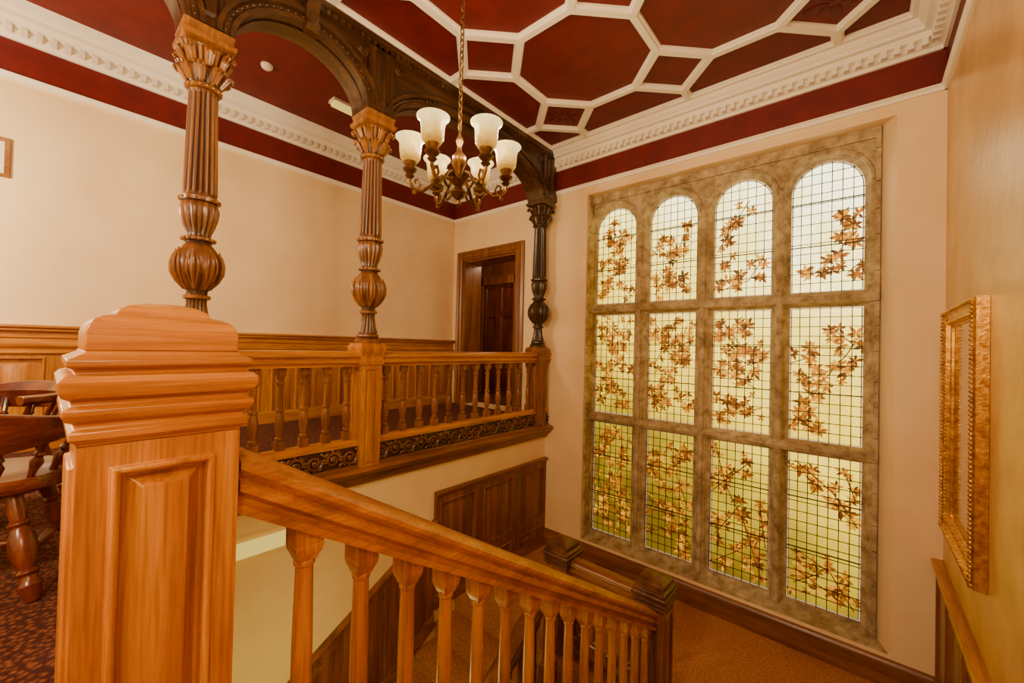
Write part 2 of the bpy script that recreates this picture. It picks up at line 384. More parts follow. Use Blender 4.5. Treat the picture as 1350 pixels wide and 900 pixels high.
paths=[[(-.02,-2.45),(-.2,-2.15),(-.5,-2.0)],[(-.5,-2.35),(-.3,-2.2)],[(0,-1.65),(-.2,-1.35),(-.5,-1.1)],[(-.02,-1.4),(-.1,-1.15)],[(-.1,-2.4),(-.5,-2.2)],
[(-.78,-2.45),(-.95,-1.9),(-1.15,-1.5),(-1.25,-1.1)],[(-1.25,-2.1),(-1.0,-1.7)],[(-.8,-1.7),(-.75,-2.1)],[(-1.28,-1.6),(-.9,-1.2)],[(-1.25,-2.4),(-1.0,-2.2)],
[(-1.55,-2.5),(-1.75,-1.95),(-2.0,-1.3)],[(-1.55,-1.9),(-1.7,-1.5),(-1.6,-1.1)],[(-2.0,-2.3),(-1.8,-2.2)],[(-2.02,-1.9),(-1.7,-2.1)],[(-2.0,-1.6),(-1.8,-1.2)],
[(-2.3,-2.4),(-2.5,-1.8),(-2.75,-1.2)],[(-2.75,-2.3),(-2.4,-1.5),(-2.3,-1.15)],[(-2.75,-1.8),(-2.5,-2.4)],[(-2.8,-1.5),(-2.5,-1.1)],[(-2.6,-2.1),(-2.3,-2.0)],
[(-.5,-.75),(-.3,-.3),(-.1,.0),(0,.2)],[(-.5,-.3),(-.2,-.15)],[(-.25,.3),(-.05,.1)],[(-.3,-.8),(-.5,-.6)],[(-.55,-.1),(-.3,0)],
[(-1.25,-.75),(-.8,-.6)],[(-1.2,.35),(-1.0,.05),(-1.2,-.2),(-.85,-.4)],[(-.8,.1),(-.95,-.15)],[(-1.28,-.5),(-1.0,-.7)],[(-1.25,.1),(-1.0,.4)],[(-1.2,0),(-.8,-.2)],
[(-2.0,-.75),(-1.8,-.3),(-1.6,.3)],[(-2.0,.35),(-1.8,.1),(-1.55,-.1)],[(-1.6,-.7),(-1.75,-.4)],[(-2.0,-.2),(-1.9,0)],[(-2.0,.1),(-1.7,.4)],[(-2.05,-.45),(-1.8,-.7)],
[(-2.8,-.7),(-2.55,-.2),(-2.35,.4)],[(-2.8,.3),(-2.6,.1),(-2.3,-.3)],[(-2.4,-.8),(-2.6,-.5)],[(-2.8,-.2),(-2.6,-.4)],[(-2.7,.4),(-2.5,.2)],
[(-.45,.75),(-.2,.95),(-.02,1.3)],[(-.1,1.45),(-.15,1.1)],[(0,.9),(-.1,.8)],
[(-1.25,.7),(-.95,.8),(-.8,1.05)],[(-1.25,1.2),(-1.1,1.45),(-.95,1.7)],[(-1.2,.95),(-1.1,1.1)],
[(-2.0,.7),(-1.8,1.1),(-1.6,1.5)],[(-2.0,1.3),(-1.85,1.2)],[(-1.55,.75),(-1.7,.9)],[(-1.95,1.0),(-1.8,.8)],[(-1.7,1.2),(-1.95,1.5)],
[(-2.8,.7),(-2.55,1.1),(-2.35,1.6)],[(-2.75,1.5),(-2.5,1.3)],[(-2.3,.7),(-2.5,.9)],[(-2.8,1.1),(-2.6,1.3)],[(-2.35,1.15),(-2.45,1.25)],[(-2.65,1.7),(-2.5,1.5)]]
lv=[];lf=[];lc=[]
def leaf(x,z,a,L,wd,col,yy):
    o=len(lv); ca,sa=math.cos(a),math.sin(a)
    for t,ww in((0,0),(.25,.75),(.5,1),(.75,.62),(1,0),(.75,-.62),(.5,-1),(.25,-.75)):
        u=t*L; v=ww*wd*.5; lv.append((x+u*ca-v*sa,yy,z+u*sa+v*ca)); lc.append(col)
    lf.append(tuple(range(o,o+8)))
pal=[(.26,.085,.004,1),(.46,.165,.005,1),(.78,.33,.006,1),(.95,.46,.01,1),(.15,.05,.003,1),(.60,.23,.005,1),(1.0,.60,.03,1),(.32,.12,.006,1)]
def inlight(x,z):
    for cx in cen:
        if abs(x-cx)<R+.03:
            for z0,z1 in rows:
                if z0-.03<z<z1+(.3 if z1>1 else .03): return True
    return False
kk=0
for pth in paths:
    for (a,b) in zip(pth[:-1],pth[1:]):
        L=math.hypot(b[0]-a[0],b[1]-a[1]); n=max(2,int(L/.045))
        nx,nz=-(b[1]-a[1])/L*.005,(b[0]-a[0])/L*.005; o=len(lv)
        for p in((a[0]+nx,a[1]+nz),(b[0]+nx,b[1]+nz),(b[0]-nx,b[1]-nz),(a[0]-nx,a[1]-nz)): lv.append((p[0],YG-.0045,p[1])); lc.append((.12,.04,.008,1))
        lf.append((o,o+1,o+2,o+3))
        for i in range(n):
            t=(i+random.random()*.6)/n; x=a[0]+(b[0]-a[0])*t+random.uniform(-.09,.09); z=a[1]+(b[1]-a[1])*t+random.uniform(-.09,.09)
            m=random.randint(5,8); a0=random.random()*6.28; L0=random.uniform(.05,.09)
            base=random.choice(pal)
            for k in range(m):
                kk+=1; col=base if random.random()<.4 else random.choice(pal)
                LL=L0*random.uniform(.7,1.2); an=a0+6.28*k/m+random.uniform(-.25,.25)
                if inlight(x+LL*math.cos(an),z+LL*math.sin(an)) and inlight(x,z): leaf(x,z,an,LL,LL*.4,col,YG-.0042-.0000004*kk)
me=bpy.data.meshes.new('leaves'); me.from_pydata(lv,[],lf); at=me.color_attributes.new('Col','FLOAT_COLOR','POINT')
for i,c_ in enumerate(lc): at.data[i].color=c_
me.materials.append(leafm); o=bpy.data.objects.new('leaf_pattern',me); SC.collection.objects.link(o); o.parent=win

# ------------------------------------------------------------------ door in gallery
d=MB()
def arch_frame(mb,x0,x1,zt,y,wd,mat1):
    prof=[(0,0),(0,.045),(.03,.06),(.05,.04),(.09,.035),(.12,.055),(wd,.03),(wd,0)]
    Lr=[[(x0-o,y-pj,FU) for o,pj in prof],[(x0-o,y-pj,zt+o) for o,pj in prof],[(x1+o,y-pj,zt+o) for o,pj in prof],[(x1+o,y-pj,FU) for o,pj in prof]]
    mb.loft(Lr,mat1)
arch_frame(d,DX0,DX1,DZ1,YW,.16,midZ)
d.box(DX0,DX0+.03,YW,YW+.4,FU,DZ1,midZ); d.box(DX1-.03,DX1,YW,YW+.4,FU,DZ1,midZ); d.box(DX0,DX1,YW,YW+.4,DZ1-.03,DZ1,midZ)
d.obj('door_frame',.003)
XP=-7.2
w=MB(); w.box(XP-.1,XP,YW+.4,YW+1.7,FU-.1,2.2,cream); w.box(-3.9,-3.8,YW+.4,YW+1.7,FU-.1,2.2,cream); w.box(XP,-3.8,YW+1.6,YW+1.7,FU-.1,2.2,redZ)
w.box(XP,XL-.2,YW+.3,YW+.4,FU-.1,2.2,cream)
w.box(XP,-3.8,YW+.4,YW+1.7,2.1,2.2,cream); w.obj('wall_passage')
w=MB(); w.box(XP,-3.8,YW+.4,YW+1.7,FU-.1,FU,carp); w.obj('floor_passage')
d=MB(); y=YW+1.5
d.box(-6.5,-6.33,y-.06,y+.1,FU,1.5,midZ); d.box(-5.42,-5.25,y-.06,y+.1,FU,1.5,midZ); d.box(-6.5,-5.25,y-.06,y+.1,1.33,1.5,midZ)
RG=[(0,0),(.07,0),(.085,-.02),(.12,-.02),(.15,.0)]
for (x0,x1) in((-6.33,-5.875),(-5.875,-5.42)):
    for (a,b) in((FU,-.2),(-.2,.7),(.7,1.33)): d.rpanel((x0,y,a),(1,0,0),(0,0,1),(0,-1,0),x1-x0,b-a,RG,chrZ)
d.ell((-5.5,y-.05,-.05),(.03,.03,.03),brass)
d.obj('door_1')

# ------------------------------------------------------------------ wainscot
RG=[(0,0),(.06,0),(.066,.012),(.078,.012),(.086,-.026),(.10,-.028),(.15,-.004)]
def wains(name,o,U,V,N,length,hgt,npan,mat,capmat,thick=.035,rowsplit=None):
    m=MB(); o=Vector(o);U=Vector(U);V=Vector(V);N=Vector(N); wd=length/npan
    rs=rowsplit or [(0,1)]
    for i in range(npan):
        for a,b in rs: m.rpanel(o+U*(wd*i)+V*(hgt*a)+N*thick,U,V,N,wd,hgt*(b-a),RG,mat)
    for base,pr in((hgt,[(0,0),(.045,0),(.05,.02),(.07,.03),(.075,.05),(.06,.06),(0,.06)]),(0,[(0,0),(.055,0),(.055,.12),(.045,.15),(0,.15)])):
        m.loft([[tuple(o+V*(base+b)+N*a+U*e) for a,b in pr] for e in (0,length)],capmat)
    for e in (0,length): m.add([tuple(o+U*e+V*b+N*a) for a,b in((0,0),(thick,0),(thick,hgt),(0,hgt))],[(0,1,2,3)],mat)
    return m.obj(name,.002)
wains('trim_wainscot_left',(XL,YB,FU),(0,1,0),(0,0,1),(1,0,0),YW-YB,.9,19,oakZ,oakY)
m=MB(); m.box(XL,XL+.045,YB,YW,-.17,.05,oakY)
for z,pj in((-.17,.06),(-.11,.055),(-.03,.06),(.03,.085),(.06,.1)): m.prof_y([(XL,z),(XL+pj-.015,z),(XL+pj,z+.012),(XL+pj,z+.024),(XL+pj-.02,z+.034),(XL,z+.034)],YB,YW,oakY)
m.obj('trim_dado_left',.002)
wains('trim_wainscot_landing',(XB,2.82,FL),(0,1,0),(0,0,1),(1,0,0),YW-2.82,1.2,3,redZ,redY,rowsplit=[(0,.3),(.3,1)])
SL=.6
wains('trim_wainscot_lower_flight',(XB,.3,-1.95-SL*2.52-1.1),(0,1,SL),(0,0,1),(1,0,0),2.52,1.1,5,redZ,redY)
wains('trim_wainscot_right_landing',(XR,2.4,FL),(0,1,0),(0,0,1),(-1,0,0),YW-2.4,1.14,4,midZ,oakY)
pr=[(YW,FL),(YW-.035,FL),(YW-.035,FL+.17),(YW-.028,FL+.2),(YW-.012,FL+.225),(YW,FL+.235)]
m=MB(); m.prof_x(pr,XB,.24,midX); m.obj('baseboard_window')
m=MB(); m.prof_x(pr,.24,XR,midX); m.obj('baseboard_right')

# ------------------------------------------------------------------ stairs
def flight(name,x0,x1,ystart,dirn,ztop,n=11):
    m=MB()
    for k in range(n-1):
        z=ztop-.1664*(k+1)
        a=ystart+dirn*.27*k; b=ystart+dirn*.27*(k+1)
        m.box(x0,x1,min(a,b),max(a,b),z-.28,z,carpb)
        m.box(x0,x1,min(b,b+dirn*.02),max(b,b+dirn*.02),z-.035,z,carpb)
    return m.obj(name,.006)
flight('stair_flight',-1.17,XR-.004,.45,1,FU)
m=MB(); m.box(-1.15,XR,YE,.45,-1.3,FU,carpb); m.obj('floor_stair_head')
flight('stair_flight',XB+.004,-2.22,3.15,-1,FL)
def railprof(cx,zt,w=.075,h=.165):
    half=[(.0,0),(.35*w,-.004),(.75*w,-.014),(w*.98,-.034),(w,-.05),(w*.84,-.066),(w*.74,-.072),(w*.98,-.085),(w*.98,-.105),(w*.68,-.122),(w*.62,-.135),(w*.8,-.142),(w*.8,-h)]
    return [(cx+a,zt+b) for a,b in half]+[(cx-a,zt+b) for a,b in reversed(half[1:])]
RT=lambda y:-.276-.616*(y-.336)
XH=-1.25
hr=empty('staircase_balustrade')
m=MB(); m.prof_y(railprof(XH,RT(.33),.08),.33,3.2,oakY,-.616); m.obj('handrail',parent=hr)
def stairbal(mb,x,y,z0,z1,mat,sl):
    w_=.04
    mb.loft([[(x-w_,y-w_,z1-.045),(x+w_,y-w_,z1-.045),(x+w_,y+w_,z1-.045),(x-w_,y+w_,z1-.045)],
             [(x-w_,y-w_,z1-sl*w_),(x+w_,y-w_,z1-sl*w_),(x+w_,y+w_,z1+sl*w_),(x-w_,y+w_,z1+sl*w_)]],mat)
    mb.sq(x,y,[(.026,z1-.098),(.03,z1-.085),(.037,z1-.07),(w_,z1-.055),(w_,z1-.045)],mat)
    mb.lathe(x,y,[(z0+.1,.03),(z0+.11,.036),(z0+.13,.036),(z0+.14,.028),(z0+.18,.0275),(z0+.3,.029),(z0+.42,.0285),(z1-.115,.0245),(z1-.112,.03),(z1-.1,.03),(z1-.095,.026)],mat,18)
    mb.sq(x,y,[(w_,z0-.04),(w_,z0+.09),(w_*.7,z0+.105)],mat)
m=MB()
y=.524
while y<3.12:
    stairbal(m,XH,y,RT(y)-.9,RT(y)-.155,oakZ,-.616); y+=.185
m.obj('balusters',.002,parent=hr)
m=MB(); s0=RT(.33)-.87
m.prof_y([(XH-.06,s0-.25),(XH+.06,s0-.25),(XH+.06,s0-.04),(XH+.075,s0-.03),(XH+.075,s0),(XH-.075,s0),(XH-.075,s0-.03),(XH-.06,s0-.04)],.33,3.2,midY,-.616)
m.obj('string',parent=hr)
XN2=-2.14; YN=3.3
m=MB(); zt=-1.96
m.prof_x([(YN+(a-XH),b) for a,b in railprof(XH,zt,.07)],XN2,XH,midX)
m.box(XN2,XH,YN-.06,YN+.06,FL-.3,FL+.12,midX)
for i in range(4): stairbal(m,XN2+.2+i*.165,YN,FL+.1,zt-.155,midZ,0)
m.obj('landing_rail',parent=hr)
m=MB(); RT2=lambda y:-2.02-.616*(3.2-y)
m.prof_y(railprof(XN2,RT2(.4),.07),.4,3.2,midY,.616)
s0=RT2(.4)-.83
m.prof_y([(XN2-.06,s0-.25),(XN2+.06,s0-.25),(XN2+.06,s0),(XN2-.06,s0)],.4,3.2,midY,.616)
y=3.05
while y>.5:
    stairbal(m,XN2,y,RT2(y)-.85,RT2(y)-.15,midZ,.616); y-=.185
m.obj('lower_rail',.002,parent=hr)
def newel(cx,cy,ztop,zbot,s,mat,matm,name,peak=0):
    m=MB(); B=.137*s
    def Z(d): return ztop-d*s
    m.sq(cx,cy,[(B*.8,zbot),(B*.8,Z(.28))],mat)
    prof=[(B*.85,.299),(B,.298),(B*1.02,.29),(B*1.09,.282),(B*1.10,.268),(B*1.03,.262),(B*1.03,.252),(B*1.13,.244),(B*1.17,.232),(B*1.16,.222),(B*1.07,.216),(B*1.07,.206),(B*1.17,.198),(B*1.21,.186),(B*1.21,.168),(B*1.15,.158),(B*1.04,.154),(B*1.05,.146),(B*1.14,.138),(B*1.13,.126),(B*1.02,.118),(B*.97,.114),(B*.95,.108)]
    m.sq(cx,cy,[(a,Z(b)) for a,b in prof],matm)
    if peak: top=[(B*.97,.108),(B*.97,.07),(B*.9,.06),(B*.5,.02),(B*.1,-.005),(B*.02,-.006)]
    else: top=[(B*.95,.108),(B*.95,.07),(B*.92,.055),(B*.86,.043),(B*.76,.035),(B*.64,.03),(B*.6,.028),(B*.57,.018),(B*.42,.006),(B*.25,.0),(B*.03,-.003)]
    m.sq(cx,cy,[(a,Z(b)) for a,b in top],matm)
    h=.86*s; z0=Z(.298)-h
    while True:
        for N,U in FACES:
            N=Vector(N);U=Vector(U); o=Vector((cx,cy,z0))+N*B-U*B
            m.rpanel(o,U,(0,0,1),N,2*B,h,[(0,0),(.048*s,0),(.05*s,.010*s),(.058*s,.012*s),(.064*s,.006*s),(.067*s,-.02*s),(.074*s,-.022*s),(.098*s,.003)],mat)
        z0-=h
        if z0<zbot-.05: break
    return m.obj(name,.0025*s)
newel(-1.29,.183,.080,-1.31,1,oakZ,oakY,'newel_post')
newel(XH,YN,-1.80,-3.2,.84,midZ,capm,'newel_post',1)
newel(XN2,YN,-1.80,-3.4,.84,midZ,capm,'newel_post',1)

# ------------------------------------------------------------------ gallery balustrade
COLY=[-.615,.685,1.98,4.62]
gb=empty('gallery_balustrade')
m=MB(); zt=-.07
m.prof_y(railprof(XB,zt,.085,.14),YE,YW,oakY)
m.prof_x([(YE-.1+(a-XH),b) for a,b in railprof(XH,zt-.08,.07)],XB,-1.44,oakX)
m.obj('top_rail',parent=gb)
m=MB()
m.prof_y([(XB-.06,-.93),(XB-.06,-.9),(XB-.03,-.87),(XB+.03,-.87),(XB+.06,-.9),(XB+.06,-.93)],YE,YW,oakY)
m.box(XB-.04,XB+.035,YE,YW,-1.13,-.93,drkY)
m.prof_y([(XB-.06,-1.3),(XB+.03,-1.3),(XB+.05,-1.27),(XB+.06,-1.25),(XB+.10,-1.23),(XB+.11,-1.2),(XB+.14,-1.18),(XB+.15,-1.15),(XB+.13,-1.13),(XB+.08,-1.12),(XB+.06,-1.10),(XB-.06,-1.10)],YE,YW,midY)
m.box(XB,-1.44,YE-.03,YE+.03,-1.3,FU+.1,midX)
m.obj('base_moulding',parent=gb)
m=MB(); y=YE+.1
def scroll(mb,y0,sg,mat):
    pts=[];rr=[]
    for i in range(26):
        t=i/25; a=t*math.pi*3.2; r=.066*(1-.8*t)
        pts.append((XB+.05,y0+.02+r*math.cos(a)*1.0,-1.02+sg*r*math.sin(a))); rr.append(.014*(1-.4*t))
    mb.tube(pts,rr,mat,6)
    for k in range(5):
        a=k*.7+.2; R3=Matrix.Rotation(-sg*a,3,'X')
        mb.ell((XB+.05,y0+.02+.082*math.cos(a),-1.02+sg*.07*math.sin(a)),(.016,.03,.014),mat,8,R3)
    mb.ell((XB+.05,y0+.02,-1.02),(.02,.018,.018),mat,8)
    mb.ell((XB+.048,y0+.095,-1.02-sg*.05),(.014,.035,.014),mat,8,Matrix.Rotation(sg*.7,3,'X'))
sg=1
while y<YW-.1:
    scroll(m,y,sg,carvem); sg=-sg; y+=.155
m.obj('carved_frieze',parent=gb)
def galbal(mb,x,y,z0,z1,mat):
    w_=.032; H=z1-z0
    mb.sq(x,y,[(w_,z0),(w_,z0+.07),(w_*.7,z0+.075)],mat)
    P_=[(.075,.024),(.085,.032),(.1,.032),(.11,.022),(.15,.03),(.2,.036),(.25,.034),(.3,.024),(.31,.032),(.325,.032),(.335,.022),(H-.15,.021),(H-.14,.03),(H-.12,.03),(H-.11,.021),(H-.085,.028),(H-.07,.03)]
    mb.lathe(x,y,[(z0+a,b) for a,b in P_],mat,14)
    mb.sq(x,y,[(w_*.7,z1-.075),(w_,z1-.07),(w_,z1)],mat)
m=MB()
for a,b,n in((.685,1.98,6),(1.98,4.62,12),(YE,.685,1)):
    for i in range(1,n+1): galbal(m,XB,a+(b-a)*i/(n+1),-.87,-.205,midZ)
for i in range(10): galbal(m,-1.68-i*.18,YE-.1,FU,-.28,midZ)
m.obj('balusters',.0015,parent=gb)
def pedestal(mb,y,mat):
    mb.sq(XB,y,[(.08,-1.16),(.08,-.2),(.11,-.199),(.115,-.16),(.105,-.14),(.11,-.1),(.125,-.08),(.13,-.03),(.115,-.015),(.115,0.0)],mat)
    for N,U in FACES:
        N=Vector(N);U=Vector(U); mb.rpanel(Vector((XB,y,-1.16))+N*.1-U*.1,U,(0,0,1),N,.2,.96,[(0,0),(.04,0),(.048,-.015),(.055,-.015),(.07,-.003)],mat)
m=MB()
for yy in COLY[1:]: pedestal(m,yy,oakZ if yy<4 else midZ)
m.obj('pedestals',.002,parent=gb)
def column(y,mat,name):
    m=MB()
    pr=[(0,.115),(.025,.118),(.04,.108),(.05,.092),(.065,.1),(.08,.098),(.09,.08),(.1,.088,.15,16),(.17,.07,.15,16),(.25,.058,.15,16),(.275,.06),(.28,.078),(.3,.08),(.31,.06),(.335,.062),
        (.35,.08,.18,8),(.40,.12,.2,8),(.46,.142,.16,8),(.52,.145,.14,8),(.58,.13,.12,8),(.635,.095,.08,8),(.66,.075),(.675,.072),(.68,.09),(.70,.092),(.71,.07),
        (.73,.07,.12,16),(.78,.09,.14,16),(.84,.108,.14,16),(.9,.115,.12,16),(.935,.105,.05,16),(.945,.095),(.95,.112),(.975,.114),(.985,.098),
        (1.0,.096,.0,16),(1.02,.1,.18,16),(1.69,.084,.18,16),(1.71,.086,0,16),(1.72,.085),(1.725,.1),(1.75,.1),(1.76,.086),
        (1.77,.095,.25,8),(1.82,.11,.22,8),(1.86,.125,.2,8),(1.88,.11,.1,8),(1.9,.115,.3,8),(1.95,.13,.25,8),(1.985,.14,.2,8),(1.99,.12),(2.02,.13)]
    m.lathe(XB,y,pr,mat,96)
    for k in range(8):
        a=2*math.pi*(k+.5)/8
        for da in (0,.2,-.2):
            sc_=1 if da==0 else .6
            pts=[(XB+r*math.cos(a+da*q),y+r*math.sin(a+da*q),z) for r,z,q in((.075,.345,.3),(.118,.4,.8),(.145,.46,1.1),(.148,.52,1),(.136,.57,.7),(.12,.6,.3),(.125,.615,.1))]
            m.tube(pts,[.006*sc_,.011*sc_,.014*sc_,.014*sc_,.012*sc_,.010*sc_,.004],mat,6)
    for k in range(8):
        a=2*math.pi*(k+.5)/8
        for da,sc_ in((0,1),(.16,.75),(-.16,.75)):
            pts=[(XB+r*math.cos(a+da),y+r*math.sin(a+da),z) for r,z in((.095,1.775),(.115,1.815),(.135,1.845),(.155,1.862),(.165,1.85),(.158,1.84))]
            m.tube(pts,[.010*sc_,.017*sc_,.018*sc_,.016*sc_,.012*sc_,.007],mat,6)
        a=2*math.pi*k/8; big=1 if k%2 else .8
        for da,sc_ in((0,1),(.14,.7),(-.14,.7)):
            pts=[(XB+r*math.cos(a+da),y+r*math.sin(a+da),z) for r,z in((.11,1.87),(.125,1.92),(.145,1.96),(.17*big+.01,1.978),(.182*big+.01,1.962),(.17*big+.01,1.948),(.16*big+.01,1.958))]
            m.tube(pts,[.010*sc_,.016*sc_,.018*sc_,.018*sc_,.014*sc_,.011*sc_,.006],mat,6)
    for k in range(16):
        a=2*math.pi*k/16
        for r_,z_ in((.113,.963),(.1,1.738),(.092,.69)): m.ell((XB+r_*math.cos(a),y+r_*math.sin(a),z_),(.012,.012,.012),mat,6)
    m.sq(XB,y,[(.12,2.0),(.15,2.02),(.155,2.05),(.135,2.06),(.135,2.09),(.145,2.12)],mat)
    return m.obj(name)
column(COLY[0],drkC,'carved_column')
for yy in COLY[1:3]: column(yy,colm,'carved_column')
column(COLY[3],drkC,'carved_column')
m=MB(); m.sq(XB,COLY[0],[(.11,FU),(.11,-.06),(.13,-.03),(.115,0)],midZ); m.obj('column_pedestal')
# arcade
m=MB(); SPR=2.12; T=.11
A=COLY
bays=[(A[0],A[1],.4),(A[1],A[2],.4),(A[2],A[3],.42),(-2.6,A[0],.42)]
for a,b,rise in bays:
    a2,b2=a+.14,b-.14; cy=(a2+b2)/2; h=(b2-a2)/2; N=28
    aa=[math.pi*i/N for i in range(N+1)]
    cur=lambda r_,q: [(cy-(h+r_)*math.cos(t),SPR+(rise+r_)*math.sin(t)) for t in aa]
    inn=cur(0,0)
    def strip(P1,P2,x1,x2):
        n=len(P1); vs=[(x1,p[0],p[1]) for p in P1]+[(x2,p[0],p[1]) for p in P2]
        m.add(vs,[(i,i+1,n+i+1,n+i) for i in range(n-1)],drkY)
    top=[(p[0],CE) for p in inn]
    strip(inn,top,XB+T,XB+T); strip(inn,top,XB-T,XB-T); strip(inn,inn,XB-T,XB+T)
    for sx in(1,-1):
        rings=[(.0,T),(.0,T+.035),(.03,T+.04),(.04,T+.02),(.07,T+.018),(.08,T+.045),(.11,T+.05),(.12,T)]
        cl=lambda r1:[(max(min(p[0],b),a),min(p[1],CE-.02)) for p in cur(r1,0)]
        for (r1,d1),(r2,d2) in zip(rings[:-1],rings[1:]):
            P1,P2=cl(r1),cl(r2); n=len(P1)
            m.add([(XB+sx*d1,p[0],p[1]) for p in P1]+[(XB+sx*d2,p[0],p[1]) for p in P2],[(i,i+1,n+i+1,n+i) for i in range(n-1)],drkY)
        nb=int((h+.055)*math.pi/.055)
        for k in range(1,nb):
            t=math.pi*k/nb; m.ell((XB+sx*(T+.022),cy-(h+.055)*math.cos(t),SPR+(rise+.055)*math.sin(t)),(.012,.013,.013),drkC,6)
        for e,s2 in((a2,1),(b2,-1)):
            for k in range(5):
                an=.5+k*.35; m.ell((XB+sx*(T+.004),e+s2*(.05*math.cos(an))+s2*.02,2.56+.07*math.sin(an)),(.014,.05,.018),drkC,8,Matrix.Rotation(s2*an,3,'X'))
    ks=[(XB+T,2.46),(XB+T+.07,2.47),(XB+T+.09,2.52),(XB+T+.06,2.58),(XB+T+.07,2.66),(XB+T+.11,2.72),(XB+T+.11,2.76),(XB+T,2.76)]
    if b-a<2: m.prof_y(ks,cy-.05,cy+.05,drkZ)
    strip([(p[0],p[1]-.012) for p in cur(0,0)],[(p[0],p[1]-.012) for p in cur(0,0)],XB-.05,XB+.05)
for yy in COLY:
    y0,y1=yy-.13,yy+.13
    if yy>4: y1=YW
    m.box(XB-.12,XB+.12,y0,y1,SPR,2.74,drkZ)
    for sx in(1,-1):
        N=Vector((sx,0,0)); m.rpanel(Vector((XB+sx*.14,yy-.12,SPR+.01)),(0,1,0),(0,0,1),N,.24,.6,[(0,-.02),(0,0),(.045,0),(.052,-.015),(.07,-.015),(.09,0)],drkZ)
m.prof_y([(XB+T-.01,2.68),(XB+T+.03,2.70),(XB+T+.03,2.74),(XB+T+.05,2.75),(XB+T+.055,2.79),(XB+T+.02,2.85),(XB-T-.02,2.85),(XB-T-.055,2.79),(XB-T-.05,2.75),(XB-T-.03,2.74),(XB-T-.03,2.70),(XB-T+.01,2.68)],YB,YW,drkY)
y=YB+.05
while y<YW-.05:
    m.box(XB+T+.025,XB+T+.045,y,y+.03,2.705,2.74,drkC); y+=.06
m.obj('carved_arcade')

# ------------------------------------------------------------------ chandelier
ch=empty('chandelier'); px,py=-1.827,1.593
m=MB()
m.lathe(px,py,[(.83,.004),(.84,.016),(.86,.018),(.87,.01),(.885,.034),(.91,.048),(.93,.04),(.945,.02),(.96,.03),(.975,.05),(.99,.055),(1.0,.03),(1.02,.018),(1.05,.026),(1.09,.044),(1.13,.038),(1.16,.016),(1.19,.012),(1.22,.022),(1.24,.018),(1.26,.008),(1.29,.006)],brass,20)
shd=MB()
for k in range(6):
    a=math.radians(-11+60*k); ca,sa=math.cos(a),math.sin(a)
    def Q(r,z): return (px+r*ca,py+r*sa,z)
    ctl=[(.04,.985),(.08,1.01),(.12,.99),(.16,.94),(.21,.905),(.26,.915),(.285,.955),(.285,1.0),(.285,1.04)]
    m.tube([Q(*c_) for c_ in ctl],.011,brass,8)
    cur2=[(.17,.93),(.13,.905),(.1,.915),(.092,.945),(.115,.96),(.125,.945)]; m.tube([Q(*c_) for c_ in cur2],.008,brass,6)
    cur3=[(.24,.91),(.22,.945),(.235,.975),(.255,.965),(.25,.95)]; m.tube([Q(*c_) for c_ in cur3],.007,brass,6)
    x,y=Q(.285,0)[:2]
    m.lathe(x,y,[(.965,.006),(.975,.014),(.99,.028),(1.0,.016),(1.02,.038),(1.03,.042),(1.04,.026),(1.055,.034),(1.07,.04),(1.075,.03)],brass,14)
    m.ell(Q(.255,.897),(.014,.014,.018),brass,8)
    out=[(1.062,.028),(1.075,.046),(1.095,.058),(1.13,.062),(1.16,.063),(1.185,.067),(1.2,.076),(1.21,.087),(1.213,.088)]
    inn=[(z+.002,r-.004) for z,r in reversed(out)]
    seg=24; rings=[[(x+r*math.cos(t),y+r*math.sin(t),z) for t in [2*math.pi*i/seg for i in range(seg)]] for z,r in out+inn]
    shd.loft(rings,shade,cap=False)
    shd.ell((x,y,1.13),(.02,.02,.035),shade,8)
    L=bpy.data.lights.new('bulb','POINT'); L.energy=14; L.color=(1,.76,.44); L.shadow_soft_size=.03
    lo=bpy.data.objects.new('bulb_light',L); lo.location=(x,y,1.265); SC.collection.objects.link(lo); lo.parent=ch
m.obj('frame',parent=ch); shd.obj('glass_shades',parent=ch)
m=MB(); z=1.29; k=0
while z<CE-.06:
    pts=[]
    for i in range(12):
        t=2*math.pi*i/12; h_=.012*math.cos(t); v_=.024*math.sin(t)
        pts.append((px+(h_ if k%2 else 0),py+(0 if k%2 else h_),z+.02+v_))
    m.tube(pts,.0038,brass,5,closed=True); z+=.036; k+=1
m.lathe(px,py,[(CE-.07,.01),(CE-.05,.03),(CE-.02,.06),(CE,.065)],brass,20)
m.tube([(px+.006,py,1.28),(px+.008,py+.004,2.0),(px+.004,py,CE-.03)],.003,brass,5)
m.obj('chain',parent=ch)

# ------------------------------------------------------------------ gilt mirror
mr=empty('gilt_mirror'); m=MB(); y0,y1,z0,z1=3.32,4.42,-1.26,.34; F=[(0,0),(0,.05),(.012,.06),(.03,.058),(.04,.045),(.07,.04),(.085,.05),(.1,.052),(.11,.03),(.12,.025),(.12,0)]
rings=[]
for sy,sz in((0,0),(1,0),(1,1),(0,1),(0,0)):
    rings.append([(XR-pj-.002,(y0+o_) if sy==0 else (y1-o_),(z0+o_) if sz==0 else (z1-o_)) for o_,pj in F])
m.loft(rings,gold,cap=False)
n=int((z1-z0)/.026)
for i in range(n):
    z=z0+.012+(z1-z0-.02)*i/n
    for yy in(y0+.022,y1-.022): m.ell((XR-.064,yy,z),(.012,.010,.011),gold,6)
    for yy in(y0+.093,y1-.093): m.ell((XR-.054,yy,z),(.008,.007,.009),gold,6)
n=int((y1-y0)/.026)
for i in range(n):
    y=y0+.012+(y1-y0-.02)*i/n
    for zz in(z0+.022,z1-.022): m.ell((XR-.064,y,zz),(.012,.011,.010),gold,6)
    for zz in(z0+.093,z1-.093): m.ell((XR-.054,y,zz),(.008,.009,.007),gold,6)
m.obj('frame',parent=mr)
